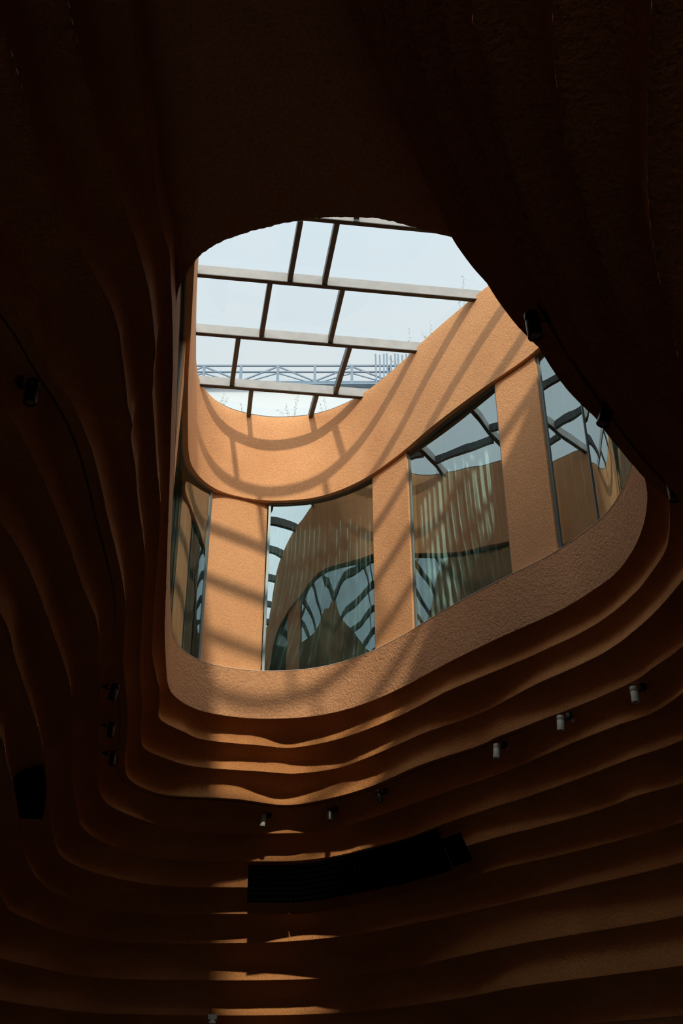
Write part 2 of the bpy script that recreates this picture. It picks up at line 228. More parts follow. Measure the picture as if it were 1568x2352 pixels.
def glass(name, tint, refl, rough=0.0, warp=0, rtint=(.93, 1, 1, 1), rmax=.9):
    m, N, L, o = new_mat(name)
    tr = N.new('ShaderNodeBsdfTransparent'); tr.inputs[0].default_value = (*tint, 1)
    gl = N.new('ShaderNodeBsdfGlossy'); gl.inputs['Roughness'].default_value = rough; gl.inputs[0].default_value = rtint
    lw = N.new('ShaderNodeLayerWeight'); lw.inputs[0].default_value = .5
    pw = N.new('ShaderNodeMath'); pw.operation = 'POWER'; pw.inputs[1].default_value = 4; L.new(lw.outputs['Facing'], pw.inputs[0])
    mr = N.new('ShaderNodeMapRange'); mr.inputs['To Min'].default_value = refl; mr.inputs['To Max'].default_value = rmax
    L.new(pw.outputs[0], mr.inputs[0])
    ge = N.new('ShaderNodeNewGeometry'); iv = N.new('ShaderNodeMath'); iv.operation = 'SUBTRACT'; iv.inputs[0].default_value = 1; L.new(ge.outputs['Backfacing'], iv.inputs[1])
    fm = N.new('ShaderNodeMath'); fm.operation = 'MULTIPLY'; L.new(mr.outputs[0], fm.inputs[0]); L.new(iv.outputs[0], fm.inputs[1])
    if warp:
        t = N.new('ShaderNodeTexCoord'); n = N.new('ShaderNodeTexNoise'); n.inputs['Scale'].default_value = 1.3; n.inputs['Detail'].default_value = 1
        L.new(t.outputs['Object'], n.inputs['Vector'])
        bb = N.new('ShaderNodeBump'); bb.inputs['Strength'].default_value = 1; bb.inputs['Distance'].default_value = warp
        L.new(n.outputs[0], bb.inputs['Height']); L.new(bb.outputs[0], gl.inputs['Normal'])
    mx = N.new('ShaderNodeMixShader'); L.new(fm.outputs[0], mx.inputs[0]); L.new(tr.outputs[0], mx.inputs[1]); L.new(gl.outputs[0], mx.inputs[2]); L.new(mx.outputs[0], o.inputs[0])
    return m
M_wglass = glass('tinted_window_glass', (.66, .76, .74), .29, 0, .004, (.80, .95, .97, 1), rmax=.5)
M_nglass = glass('dim_window_glass', (.40, .58, .56), .05, rmax=.2)
M_sglass = glass('skylight_glass', (.975, .985, .985), .03)

def curtain_mat():
    m, N, L, o = new_mat('teal_satin_curtain'); b = N.new('ShaderNodeBsdfPrincipled'); L.new(b.outputs[0], o.inputs[0])
    t = N.new('ShaderNodeTexCoord'); n = N.new('ShaderNodeTexNoise'); n.inputs['Scale'].default_value = 3; n.inputs['Detail'].default_value = 3
    L.new(t.outputs['Object'], n.inputs['Vector']); rp = N.new('ShaderNodeValToRGB')
    rp.color_ramp.elements[0].position = .35; rp.color_ramp.elements[1].position = .7
    rp.color_ramp.elements[0].color = (.085, .10, .09, 1); rp.color_ramp.elements[1].color = (.13, .165, .155, 1)
    L.new(n.outputs[0], rp.inputs[0]); L.new(rp.outputs[0], b.inputs['Base Color'])
    b.inputs['Roughness'].default_value = .34; b.inputs['Sheen Weight'].default_value = .25; b.inputs['Sheen Roughness'].default_value = .4
    b.inputs['Specular IOR Level'].default_value = .9
    return m
M_curt = curtain_mat()

# ---------------------------------------------------------------- setting: floor, back wall, contoured wall
def grid_plane(name, x0, x1, y0, y1, z, mat, th=.2, **kw):
    V = [(x0, y0, z - th), (x1, y0, z - th), (x1, y1, z - th), (x0, y1, z - th), (x0, y0, z), (x1, y0, z), (x1, y1, z), (x0, y1, z)]
    return link(name, fix(mesh(name, V, [(0, 1, 2, 3), (4, 5, 6, 7), (0, 1, 5, 4), (1, 2, 6, 5), (2, 3, 7, 6), (3, 0, 4, 7)], mat)), **kw)
grid_plane('floor', -9, 12, -12, 20, 0, M_floor, kind='structure')

rings = [catmull(r) for r in RING]
def noisy(P, amp, seed):
    r_ = np.random.RandomState(seed); n = len(P); k = r_.randn(n)
    k = np.convolve(k, np.ones(3) / 3, 'same'); return P + normals(P) * (k * amp)[:, None]
NR = 1100
def dtw_map(A, B, n=260):
    """monotone map: for NR samples of B, the matching points on A"""
    a = resample(A, n); b = resample(B, n)
    D = np.linalg.norm(a[:, None] - b[None], axis=2) ** 1.5
    Cc = np.full((n + 1, n + 1), 1e9); Cc[0, 0] = 0
    Dl = D.tolist(); prev = [0.0] + [1e9] * n; rows = [prev]
    for i in range(n):
        cur = [1e9] * (n + 1); Di = Dl[i]
        for j in range(n):
            m_ = prev[j]
            if prev[j + 1] < m_: m_ = prev[j + 1]
            if cur[j] < m_: m_ = cur[j]
            cur[j + 1] = m_ + Di[j]
        rows.append(cur); prev = cur
    i = j = n; path = []
    while i > 0 and j > 0:
        path.append((i - 1, j - 1))
        c = [(rows[i - 1][j - 1], i - 1, j - 1), (rows[i - 1][j], i - 1, j), (rows[i][j - 1], i, j - 1)]
        _, i, j = min(c)
    pj = {}
    for i, j in path: pj.setdefault(j, []).append(i)
    m_ = np.array([np.mean(pj[j]) for j in range(n)])
    m_ = np.convolve(np.pad(m_, 4, mode='edge'), np.ones(9) / 9, 'valid'); m_[0] = 0; m_[-1] = n - 1
    m_ = np.maximum.accumulate(m_)
    u = np.interp(np.linspace(0, n - 1, NR), np.arange(n), m_) / (n - 1)
    return u

wall = link('wall_front', None, kind='structure')
PNEAR = [(0, 0), (.2, .0), (.45, .01), (.68, .03), (.84, .08), (.93, .16), (.975, .27), (.995, .40), (1, .55), (1, .72), (1, .9), (1, 1)]
PROF = [(0, 0, 0), (.12, .004, .0), (.28, .03, .05), (.45, .085, .3), (.60, .17, .65), (.74, .28, .92), (.85, .41, 1), (.93, .55, .9), (.98, .70, .6), (1, .84, .28), (1, .94, .07), (1, 1, 0)]
fine = [noisy(resample(r, NR), .0022, 11 + i) for i, r in enumerate(rings)]
edges = [fine[0]]
for k in range(1, len(rings)):
    A, B = fine[k - 1], fine[k]
    u = dtw_map(rings[k - 1], rings[k]); LA = np.linspace(0, 1, NR)
    Am = np.stack([np.interp(u, LA, A[:, 0]), np.interp(u, LA, A[:, 1])], 1)
    NB = normals(resample(rings[k], NR)); gap = ((B - Am) * NB).sum(1)
    push = np.maximum(0, .05 - gap); push = np.convolve(np.pad(push, 10, mode='edge'), np.ones(21) / 21, 'valid')
    B = B + NB * push[:, None]; fine[k] = B
    z0, z1 = RZ[k - 1], RZ[k]; m_ = len(PROF) + 1; V = []
    for a, b, nb_ in zip(Am, B, NB):
        fw_ = min(1, max(0, (b[1] - 6.0) / 3.0)); p = a + nb_ * .012; V.append((p[0], p[1], Zw(z0) + .03))
        for (t, d, c_), (t2, d2) in zip(PROF, PNEAR):
            t = t * fw_ + t2 * (1 - fw_); d = d * fw_ + d2 * (1 - fw_); p = a + (b - a) * t + nb_ * (.07 * c_ * fw_); V.append((p[0], p[1], Zw(z0 + (z1 - z0) * d)))
    F = [(i * m_ + j, (i + 1) * m_ + j, (i + 1) * m_ + j + 1, i * m_ + j + 1) for i in range(NR - 1) for j in range(m_ - 1)]
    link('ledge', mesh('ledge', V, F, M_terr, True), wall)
# lower wall under the last ledge
B = fine[-1]; V = [(p[0], p[1], Zw(RZ[len(rings) - 1])) for p in B] + [(p[0] + 0, p[1], -.05) for p in B]
O_ = offset(B, .12)
V = [(p[0], p[1], Zw(RZ[len(rings) - 1])) for p in B] + [(p[0], p[1], Zw(RZ[len(rings) - 1])) for p in O_] + [(p[0], p[1], -.05) for p in O_]
F = [(r_ * NR + i, r_ * NR + i + 1, (r_ + 1) * NR + i + 1, (r_ + 1) * NR + i) for r_ in (0, 1) for i in range(NR - 1)]
link('lower_wall', mesh('lower_wall', V, F, M_ledge), wall)

# back wall (behind the camera) with a wide doorway added to let in fill light
bw = link('wall_back', None, kind='structure')
def boxm(name, lo, hi, mat, parent=None, **kw):
    (x0, y0, z0), (x1, y1, z1) = lo, hi
    V = [(x0, y0, z0), (x1, y0, z0), (x1, y1, z0), (x0, y1, z0), (x0, y0, z1), (x1, y0, z1), (x1, y1, z1), (x0, y1, z1)]
    return link(name, fix(mesh(name, V, [(0, 1, 2, 3), (4, 5, 6, 7), (0, 1, 5, 4), (1, 2, 6, 5), (2, 3, 7, 6), (3, 0, 4, 7)], mat)), parent, **kw)
boxm('panel', (-9, -8.2, 0), (-3.1, -7.95, 7), M_ledge, bw)
boxm('panel', (-.1, -8.2, 0), (12, -7.95, 7), M_ledge, bw)
boxm('panel', (-3.1, -8.2, 3.2), (-.1, -7.95, 7), M_ledge, bw)

# ---------------------------------------------------------------- drum: parapet, piers, fascia
drum = resample(catmull(DRUM, True), 700)
# parapet lip along the whole first contour, flaring back to the wall line at the sill
e1 = resample(rings[0], 1600)
par = link('trim_1', None, kind='structure')
dl = near_s(e1, (-1.13, 5.3)); dr = near_s(e1, (.928, 4.873))
for sa_, sb_ in ((0, dl - .1), (dr + .1, arclen(e1)[-1])):
    full = piece(e1, sa_, sb_, .03); ribbon_solid('ceiling_lip', full, offset(full, .04), RZ[0] + .003, Z_CEIL + .02, M_ledge, par)
pp = piece(e1, dl - .1, dr + .1, .02)
ribbon_solid('parapet', pp, offset(pp, .3), RZ[0] + .006, Z_SILL, M_ledge, par)
ribbon_solid('sill_line', offset(pp, -.004), offset(pp, .2), Z_SILL + .001, Z_SILL + .008, M_sill, par)
# near part of the drum, over the ceiling arch
sl = near_s(drum, (-1.13, 5.3)); sr = near_s(drum, (.9, 4.83)); Ld = arclen(drum)[-1]
archp = np.concatenate([piece(drum, sr - .15, Ld - .001, .03), piece(drum, 0, (sl if sl < Ld / 2 else 0) + .25, .03)])
archp = archp[np.concatenate([[True], np.linalg.norm(np.diff(archp, axis=0), axis=1) > 1e-4])]
archp = noisy(resample(archp, 260), .004, 5)
near = link('wall_near', None, kind='structure')
ribbon_solid('opening_edge', archp, offset(archp, .2), Z_CEIL + .004, Z_SILL, M_ledge, near)

Dw = resample(offset(drum, .05, True), 900); Dw[-1] = Dw[0]
def cut(s0, s1, off=0.0, step=.05): 
    p = piece(Dw, s0, s1, step); return offset(p, off) if off else p
W = {'1': ((-1.93, 10.3), (-1.89, 12.95)), '2': ((-1.10, 13.30), (.42, 12.53)), '3': ((.82, 11.87), (1.92, 10.33)), '4': ((2.32, 9.79), (2.62, 7.0)), '5': ((2.3, 6.62), (.95, 4.9)), '6': ((-1.17, 5.6), (-1.78, 9.5)), '7': ((.72, 4.70), (-.95, 4.9))}
WS = {k: (near_s(Dw, a), near_s(Dw, b)) for k, (a, b) in W.items()}
order = sorted(WS.items(), key=lambda t: t[1][0]); LW = arclen(Dw)[-1]
print('windows', {k: tuple(round(float(x), 2) for x in v) for k, v in WS.items()}, LW)
drumwall = link('wall_drum', None, kind='structure')
prev = 0.0
for k, (a, b) in order + [('end', (LW, LW))]:
    if a - prev > .02:
        p = cut(prev, a)
        if k == '2': p = np.linspace((-1.925, 12.99), (-1.12, 13.345), 12)
        ribbon_solid('pier', p, offset(p, .14), Z_SILL - .02, Z_HEAD, M_fascia, drumwall)
    prev = b
dd = np.concatenate([drum, drum[1:2]]) ; dd = drum
def loop_solid(name, P, Q, z0, z1, mat, parent):
    n = len(P) - 1
    V = [(p[0], p[1], Zw(z)) for P_, z in ((P, z0), (P, z1), (Q, z0), (Q, z1)) for p in P_[:n]]
    F = []
    for i in range(n):
        j = (i + 1) % n
        F += [(i, j, n + j, n + i), (2 * n + j, 2 * n + i, 3 * n + i, 3 * n + j), (n + i, n + j, 3 * n + j, 3 * n + i), (j, i, 2 * n + i, 2 * n + j)]
    me = fix(mesh(name, V, F, mat)); set_sharp(me); return link(name, me, parent)
loop_solid('fascia', drum, offset(drum, .30, True), 7.93, Z_RIM, M_fascia, drumwall)
# dark glazing gasket that seals the skylight on the rim
loop_solid('rim_gasket', offset(drum, .03, True), offset(drum, .22, True), Z_RIM, Z_RIM + .035, M_dark, drumwall)

# windows: frame + curved pane; a curtain hangs behind each
def curtain(name, s0, s1, label, seed, sweep, parent=None):
    r_ = np.random.RandomState(seed)
    L = s1 - s0 + .3; n = int(L / .009); m_ = 46
    base = piece(Dw, max(0, s0 - .15), min(LW - .01, s1 + .15), L / n); base = resample(base, n); N = normals(base); Tn = np.stack([N[:, 1], -N[:, 0]], 1)
    sarr = np.linspace(0, L, n)
    ph = np.cumsum(2 * np.pi * (L / n) / (.125 + .03 * np.sin(sarr * 3.1 + seed) + .012 * r_.randn(n)))
    amp = .050 + .018 * np.sin(sarr * 5.3 + seed * 2)
    V = []
    zb, zt = Z_SILL - .35, Z_HEAD + .1
    for j in range(m_):
        t = j / (m_ - 1); z = zb + (zt - zb) * t
        sh = sweep[0] * math.exp(-((1 - t) - 1) ** 2 * 6) * np.exp(-((sarr / L - sweep[1]) / sweep[2]) ** 2)
        a = amp * (.75 + .5 * (1 - t)); wob = .10 * (1 - t) ** 2 * np.sin(sarr * 9 + 7 * t + seed) * .25
        crease = .012 * (1 - t) ** 2 * np.sin(z * 17 + sarr * 14)
        shape = np.abs(np.sin(ph / 2 + (.04 + .35 * (1 - t) ** 2) * np.sin(3 * t + seed))) ** 1.25
        off = .33 + a * 2 * (shape - .5) + wob * .6 + crease
        P = base + N * off[:, None] + Tn * sh[:, None]
        for p in P: V.append((p[0], p[1], Zw(z)))
    F = [(j * n + i, j * n + i + 1, (j + 1) * n + i + 1, (j + 1) * n + i) for j in range(m_ - 1) for i in range(n - 1)]
    return link('curtain', mesh('curtain', V, F, M_curt, True), label=label, cat='curtain') if label else link('curtain', mesh('curtain', V, F, M_curt, True), parent)
CL = {'1': ('teal satin curtain behind the narrow leftmost window', (.12, .3, .5)), '2': ('green satin curtain bunched at its left foot behind the curved window at the far end', (-.45, .25, .35)),
      '3': ('grey green satin curtain with a slanting torn fold behind the large trapezoid window', (.25, .4, .3)), '4': ('brown green curtain behind the right window with the wavy reflections', (.1, .5, .4)),
      '5': (None, (.1, .5, .4)), '6': (None, (.1, .5, .4)), '7': (None, (.1, .5, .4))}
for wi, (k, (s0, s1)) in enumerate(sorted(WS.items())):
    wn = link('window_%s' % k, None, kind='structure')
    zt = Z_HEAD
    split = [s0, s1]
    if k == '4': split = [s0, near_s(Dw, (2.66, 9.22)), s1]
    if k == '1': split = [s0, s1]
    fw = .035
    for a, b in zip(split[:-1], split[1:]):
        flat = (k == '3') or (k == '4' and a == s0)
        pa = cut(a + .02, b - .02, 0, .04)
        if flat: pa = np.linspace(pa[0], pa[-1], 8)
        g = offset(pa, .04); ribbon_solid('pane', g, offset(pa, .05), Z_SILL + .02, zt - .02, M_nglass if k in '567' else M_wglass, wn)
    for s in split:
        c = at_s(Dw, np.array([s - fw / 2 if s == s1 else s + fw / 2 if s == s0 else s]))[0]; i = np.argmin(np.linalg.norm(Dw - c, axis=1)); nn = normals(Dw, True)[i]
        q = c + nn * .045; thin = fw if s in (s0, s1) else .010
        bar('mullion', (q[0], q[1], Zw(Z_SILL)), (q[0], q[1], Zw(zt)), thin, .035, M_frame, wn, up=Vector((nn[0], nn[1], 0)))
    pa = cut(s0, s1, 0, .04)
    for nm, z0_, z1_ in (('sill_bar', Z_SILL - .01, Z_SILL + .02), ('head_bar', zt - .12, zt)):
        ribbon_solid(nm, offset(pa, .025), offset(pa, .06), z0_, z1_, M_frame, wn)
    curtain('curtain', s0, s1, CL[k][0], 3 + wi, CL[k][1], wn)

# enclosure of the rooms behind the windows, roof slab and ceiling
outer = resample(offset(resample(drum, 60), 1.5, True), 300)
sh = link('wall_outer', None, kind='structure')
n = len(outer); V = [(p[0], p[1], Zw(z)) for z in (Z_CEIL + .08, Z_RIM) for p in outer]
link('shell', mesh('shell', V, [(i, i + 1, n + i + 1, n + i) for i in range(n - 1)] + [(n - 1, 0, n, 2 * n - 1)], M_conc), sh)
def poly_ring(name, P, Q, z, mat, parent=None, th=0, **kw):
    n = len(P) - 1; V = [(p[0], p[1], Zw(z)) for p in P[:n]] + [(q[0], q[1], Zw(z)) for q in Q[:n]]
    F = [(i, (i + 1) % n, n + (i + 1) % n, n + i) for i in range(n)]
    return link(name, mesh(name, V, F, mat), parent, **kw)
ds = resample(drum, 301); big = ds.copy(); c0 = np.array([.4, 8.5])
ang = np.unwrap(np.arctan2(ds[:, 1] - c0[1], ds[:, 0] - c0[0])); big = c0 + 16 * np.stack([np.cos(ang), np.sin(ang)], 1)
big[-1] = big[0]; ds[-1] = ds[0]
roof = link('ceiling_roof', None, kind='structure')
P2 = resample(offset(drum, .25, True), 301); P2[-1] = P2[0]
poly_ring('roof_slab', P2, big, Z_RIM + .03, M_conc, roof)
poly_ring('room_floor', resample(offset(drum, .28, True), 301), resample(outer, 301), Z_SILL - .15, M_conc, roof)
# ceiling between the walls, notched by the arch
iL = near_s(e1, (-1.13, 5.33)); iR = near_s(e1, (.928, 4.873)); LE = arclen(e1)[-1]
left = offset(piece(e1, iL, 0, .1), .0); right = piece(e1, LE, iR, .1)
lf = piece(e1, 0, iL, .05) ; rt = piece(e1, iR, LE, .05)
poly = [tuple(p) for p in lf] + [tuple(p) for p in archp[::-1]] + [tuple(p) for p in rt]
def ceil_mesh():
    # strips: left-edge/right-edge rows for y < 4.4, fan to the arch beyond
    V = []; F = []
    def x_at(curve, y, first=True):
        for a, b in zip(curve[:-1], curve[1:]):
            if (a[1] - y) * (b[1] - y) <= 0 and a[1] != b[1]: return a[0] + (b[0] - a[0]) * (y - a[1]) / (b[1] - a[1])
    ys = np.linspace(-8, 4.35, 60); rt2 = rt[::-1]
    for y in ys:
        xl = x_at(lf, y + 1e-5); xr = x_at(rt2, y + 1e-5)
        if xl is None: xl = -1.0
        if xr is None: xr = .5
        V += [(xl - .03, y, Zw(Z_CEIL)), (xr + .03, y, Zw(Z_CEIL))]
    for i in range(len(ys) - 1): F.append((2 * i, 2 * i + 1, 2 * i + 3, 2 * i + 2))
    # rest: columns in x between y=4.35 and the boundary (arch or the side lips)
    sub = [p for p in lf if p[1] >= 4.35]; top = archp[::-1] if archp[0][0] > archp[-1][0] else archp
    xl = V[-2][0]; xr = V[-1][0]
    bound = [np.array((p[0] - .03, p[1])) for p in sub] + [np.array(p) for p in top] + [np.array((p[0] + .03, p[1])) for p in rt if p[1] >= 4.35]
    base = len(V); nb = len(bound)
    V += [(p[0], p[1], Zw(Z_CEIL)) for p in bound]
    for i, p in enumerate(bound): V.append((xl + (xr - xl) * i / (nb - 1), 4.35, Zw(Z_CEIL)))
    for i in range(nb - 1): F.append((base + i, base + i + 1, base + nb + i + 1, base + nb + i))
    return mesh('ceiling', V, F, M_ledge)
link('ceiling', ceil_mesh(), kind='structure')
# flat roof over the walls behind the camera keeps the daylight to the skylight
# ---------------------------------------------------------------- skylight
sky = link('skylight', None, label='rectangular grid of grey steel beams and clear panes over the rounded shaft', cat='skylight', loc=(0, 0, 0))
TH = R(7.4); cu, su = math.cos(TH), math.sin(TH)
drum_s = resample(drum, 160); drum_s[-1] = drum_s[0]
def inside(pt, poly=drum_s):
    x, y = pt; c = False
    for i in range(len(poly) - 1):
        x1, y1 = poly[i]; x2, y2 = poly[i + 1]
        if (y1 > y) != (y2 > y) and x < (x2 - x1) * (y - y1) / (y2 - y1) + x1: c = not c
    return c
def uv(u, v): return (u * cu - v * su, u * su + v * cu)
BV = [5.52, 6.69, 7.86, 9.035, 10.205, 11.385, 12.58]
zbm = Z_RIM - .004
BV = [v * .9926 for v in BV]
rim_out = resample(offset(drum, .12, True), 160); rim_out[-1] = rim_out[0]
rows = [4.35] + BV + [13.9]
for v in BV:
    us = [u for u in np.arange(-4, 6, .02) if inside(uv(u, v))]
    a, b = uv(us[0] - .12, v), uv(us[-1] + .12, v)
    bo = bar('beam', (a[0], a[1], Zw(zbm + .02)), (b[0], b[1], Zw(zbm + .02)), .055, .155, M_steel, sky)
    bar('dark_strip', (a[0], a[1], Zw(zbm - .061)), (b[0], b[1], Zw(zbm - .061)), .065, .012, M_dark, bo)  # thin dark strip added to darken the beam's underside
CB = [((-.506, 9.12), (-.687, 10.185)), ((-.048, 9.12), (-.226, 10.227)), ((-.95, 10.227), (-1.137, 11.292)), ((.017, 10.335), (-.162, 11.436)), ((-1.471, 11.359), (-1.664, 12.437)),
      ((.119, 11.562), (-.094, 12.656)), ((-1.377, 12.568), (-1.48, 13.30)), ((-.382, 12.70), (-.50, 13.33)), ((.37, 7.9), (.183, 9.07)), ((-.62, 7.75), (-.80, 8.94)), ((-.25, 6.65), (-.42, 7.72)), ((.9, 6.8), (.72, 7.87)), ((.2, 5.5), (.03, 6.65))]
CB = [tuple((p[0] * .9926, p[1] * .9926) for p in c_) for c_ in CB]
for a, b in CB:
    bar('crossbar', (a[0], a[1], Zw(zbm + .01)), (b[0], b[1], Zw(zbm + .01)), .065, .13, M_cross, sky)
for i in range(len(rows) - 1):
    v0, v1 = rows[i], rows[i + 1]
    us = sorted([((a[0] + b[0]) / 2 * cu + (a[1] + b[1]) / 2 * su) for a, b in CB if v0 < (-(a[0] + b[0]) / 2 * su + (a[1] + b[1]) / 2 * cu) < v1])
    inn = [u for u in np.arange(-4, 6, .05) for v in np.linspace(v0, v1, 7) if inside(uv(u, v))]
    if not inn: continue
    us = [min(inn) - .2] + us + [max(inn) + .2]
    for a, b in zip(us[:-1], us[1:]):
        cols = []
        for u in np.linspace(a + .008, b - .008, 16):
            vs = [v for v in np.linspace(v0 + .006, v1 - .006, 40) if inside(uv(u, v), rim_out)]
            if len(vs) > 1: cols.append((uv(u, vs[0]), uv(u, vs[-1])))
        if len(cols) < 2: continue
        nc = len(cols); V = [(p[0], p[1], Zw(zbm + z)) for z in (.097, .109) for col in cols for p in col]; F = []
        for q in range(nc - 1):
            A_, B_, C_, D_ = 2 * q, 2 * q + 1, 2 * q + 3, 2 * q + 2
            F += [(A_, B_, C_, D_), tuple(2 * nc + w_ for w_ in (D_, C_, B_, A_)), (A_, D_, 2 * nc + D_, 2 * nc + A_), (B_, C_, 2 * nc + C_, 2 * nc + B_)]
        F += [(0, 1, 2 * nc + 1, 2 * nc), (2 * nc - 2, 2 * nc - 1, 4 * nc - 1, 4 * nc - 2)]
        link('glass_pane', fix(mesh('glass_pane', V, F, M_sglass)), sky)

# ---------------------------------------------------------------- spotlights, conduit, vents
e4 = fine[3]
cpts = [(p[0], p[1], Zw(RZ[3] - .008)) for p in resample(offset(resample(rings[3], 400), .085), 260) if p[1] > 3.9 or (p[0] < 0 and p[1] > -3)]
link_c = tube('conduit', cpts, .007, M_wire, n=6, label='thin surface conduit running under the fourth ledge between the spotlights', cat='conduit')
SL = ['black spotlight on the dark left wall, nearest the camera', 'black spotlight high in the row of three down the left wall', 'black spotlight in the middle of the row of three down the left wall', 'black spotlight lowest in the row of three down the left wall',
      'short spotlight coloured as if sky-lit at the bottom centre, its shadow on the lit ledge', 'dim spotlight on the far wall between the short pale one and the curve', 'dark spotlight right of centre under the curved ledge, tilted sideways',
      'spotlight coloured as if sky-lit, left in the row of three on the lower right wall', 'spotlight coloured as if sky-lit, in the middle of the row of three on the lower right wall', 'spotlight coloured as if sky-lit, right in the row of three on the lower right wall',
      'black spotlight at the right edge of the photo below the parapet curve', 'black tilted spotlight in front of the wavy window reflections', 'black spotlight hanging in front of the sunlit fascia and beams shadows']
TILT = [(0, 0), (.05, -.2), (.05, -.05), (0, 0), (.1, -.1), (0, 0), (.1, .25), (0, -.1), (0, -.08), (0, .02), (0, 0), (.1, -.38), (.0, .05)]
def spotlight(i, x, y, z, side, grey):
    m = M_spotlit if grey else M_spot  # grey bodies get the metal with sky light in its colour
    t = link('spotlight', None, label=SL[i], cat='spotlight', group='spotlights on the fourth ledge', loc=(x, y, Zw(z)))
    R_ = .038; H = .155
    body = lathe('body', [(R_ * .9, H / 2), (R_, H / 2 - .006), (R_, H / 2 - .045), (R_ * .96, H / 2 - .047), (R_ * .96, H / 2 - .05), (R_, H / 2 - .052), (R_, -H / 2), (R_ * .86, -H / 2), (R_ * .84, -H / 2 + .018)], m, t)
    body.rotation_euler = (TILT[i][0], -TILT[i][1], 0)
    lens = lathe('lens', [(R_ * .83, -H / 2 + .022), (R_ * .83, -H / 2 + .012), (R_ * .3, -H / 2 + .008)], M_lens, body)
    # arm and mount towards the wall
    s = {'L': (-1, .0), 'R': (1, .05), 'F': (.75, .5)}[side]; l_ = math.hypot(*s); dx, dy = s[0] / l_, s[1] / l_
    tube('arm', [(dx * R_ * .9, dy * R_ * .9, .03), (dx * .07, dy * .07, .035), (dx * .085, dy * .085, .06)], .009, M_black, t, n=8)
    mo = lathe('mount', [(.034, -.028), (.034, .026), (.028, .034)], M_black, t, n=20); mo.location = (dx * .095, dy * .095, .075)
    if side != 'F':
        bk = boxm('clip', (-.012, -.012, -.02), (.012, .012, .014), M_white if side == 'L' else M_lens, t); bk.location = (dx * .125, dy * .125, .03)
for i, (x, y, z, sd_) in enumerate(SPOTS): spotlight(i, x, y, z, sd_, i in (4, 7, 8, 9))

r7 = resample(rings[6], 1500)
def slant(parent, name, p, o_top, o_bot, th, zt_, zb_):
    """board following the wall, its foot set further back than its head"""
    n = len(p); V = []
    for off, z in ((o_top, zt_), (o_bot, zb_), (o_top + th, zt_), (o_bot + th, zb_)):
        V += [(q[0], q[1], Zw(z)) for q in offset(p, off)]
    F = []
    for i in range(n - 1):
        j = i + 1; F += [(i, j, n + j, n + i), (2 * n + i, 2 * n + j, 3 * n + j, 3 * n + i), (i, j, 2 * n + j, 2 * n + i), (n + i, n + j, 3 * n + j, 3 * n + i)]
    F += [(0, n, 3 * n, 2 * n), (n - 1, 2 * n - 1, 4 * n - 1, 3 * n - 1)]
    me = fix(mesh(name, V, F, M_vent)); return link(name, me, parent)
def vent(label, q0, q1, z0, z1, npan, extra=None, lean=.04, box=False, ring=6):
    r7 = resample(rings[ring], 1500)
    TOP = -.14
    s0, s1 = sorted((near_s(r7, q0), near_s(r7, q1)))
    t = link('vent_grille', None, label=label, cat='vent')
    st = (s1 - s0) / npan
    for i in range(npan):
        p = piece(r7, s0 + i * st + .006, s0 + (i + 1) * st - .006, .04)
        if box:
            ribbon_solid('panel', offset(p, .012), offset(p, .34), z0, z1, M_vent, t); continue
        slant(t, 'panel', p, TOP, lean, .012, z1, z0)
        nl = 7
        sl_ = []
        for j in range(nl):
            zc = z0 + (z1 - z0) * (j + .5) / nl
            f_ = (z1 - zc) / (z1 - z0); g_ = TOP + (lean - TOP) * f_; slant(t, 'slat', p, g_ - .014, g_ - .008, .01, zc + .012, zc - .012)
    if extra:
        a, b, za, zb_ = extra; sa, sb = sorted((near_s(r7, a), near_s(r7, b))); p = piece(r7, sa, sb, .04)
        slant(t, 'end_panel', p, TOP + .03, lean * .9, .012, zb_, za)
    return t
vent('long black curved vent grille across the ledges below the lit centre', (-1.29, 14.57), (1.16, 12.58), 2.47, 2.93, 6, ((1.17, 12.56), (1.38, 12.2), 2.50, 2.80))
vent('short black vent grille on the lower left wall', (-2.63, 9.03), (-2.84, 9.96), 2.40, 2.67, 2, box=True)
vent('short black vent grille cut off by the right edge of the photo', (3.10, 9.12), (3.36, 8.4), 3.0, 3.25, 2, box=True, ring=5)

# white emergency fixtures under the lowest ledges
def fixture(label, x, y, z):
    t = link('emergency_light', None, label=label, cat='light', loc=(x, y, Zw(z)))
    bx = boxm('housing', (-.058, -.03, -.03), (.058, .03, .03), M_white, t)
    bm = bmesh.new(); bmesh.ops.create_uvsphere(bm, u_segments=20, v_segments=12, radius=.05)
    bmesh.ops.delete(bm, geom=[v for v in bm.verts if v.co.z < -.001], context='VERTS'); 
    me = bpy.data.meshes.new('lamp_dome'); bm.to_mesh(me); bm.free(); me.materials.append(M_white); 
    d = link('lamp_dome', me, t); d.location = (0, -.01, -.078)
    tube('cable', [(-.03, 0, .03), (-.04, .01, .08), (-.05, .03, .12)], .005, M_black, t, n=6)
fixture('small white emergency light under the lowest lit ledge', -1.76, 15.55, 1.095)

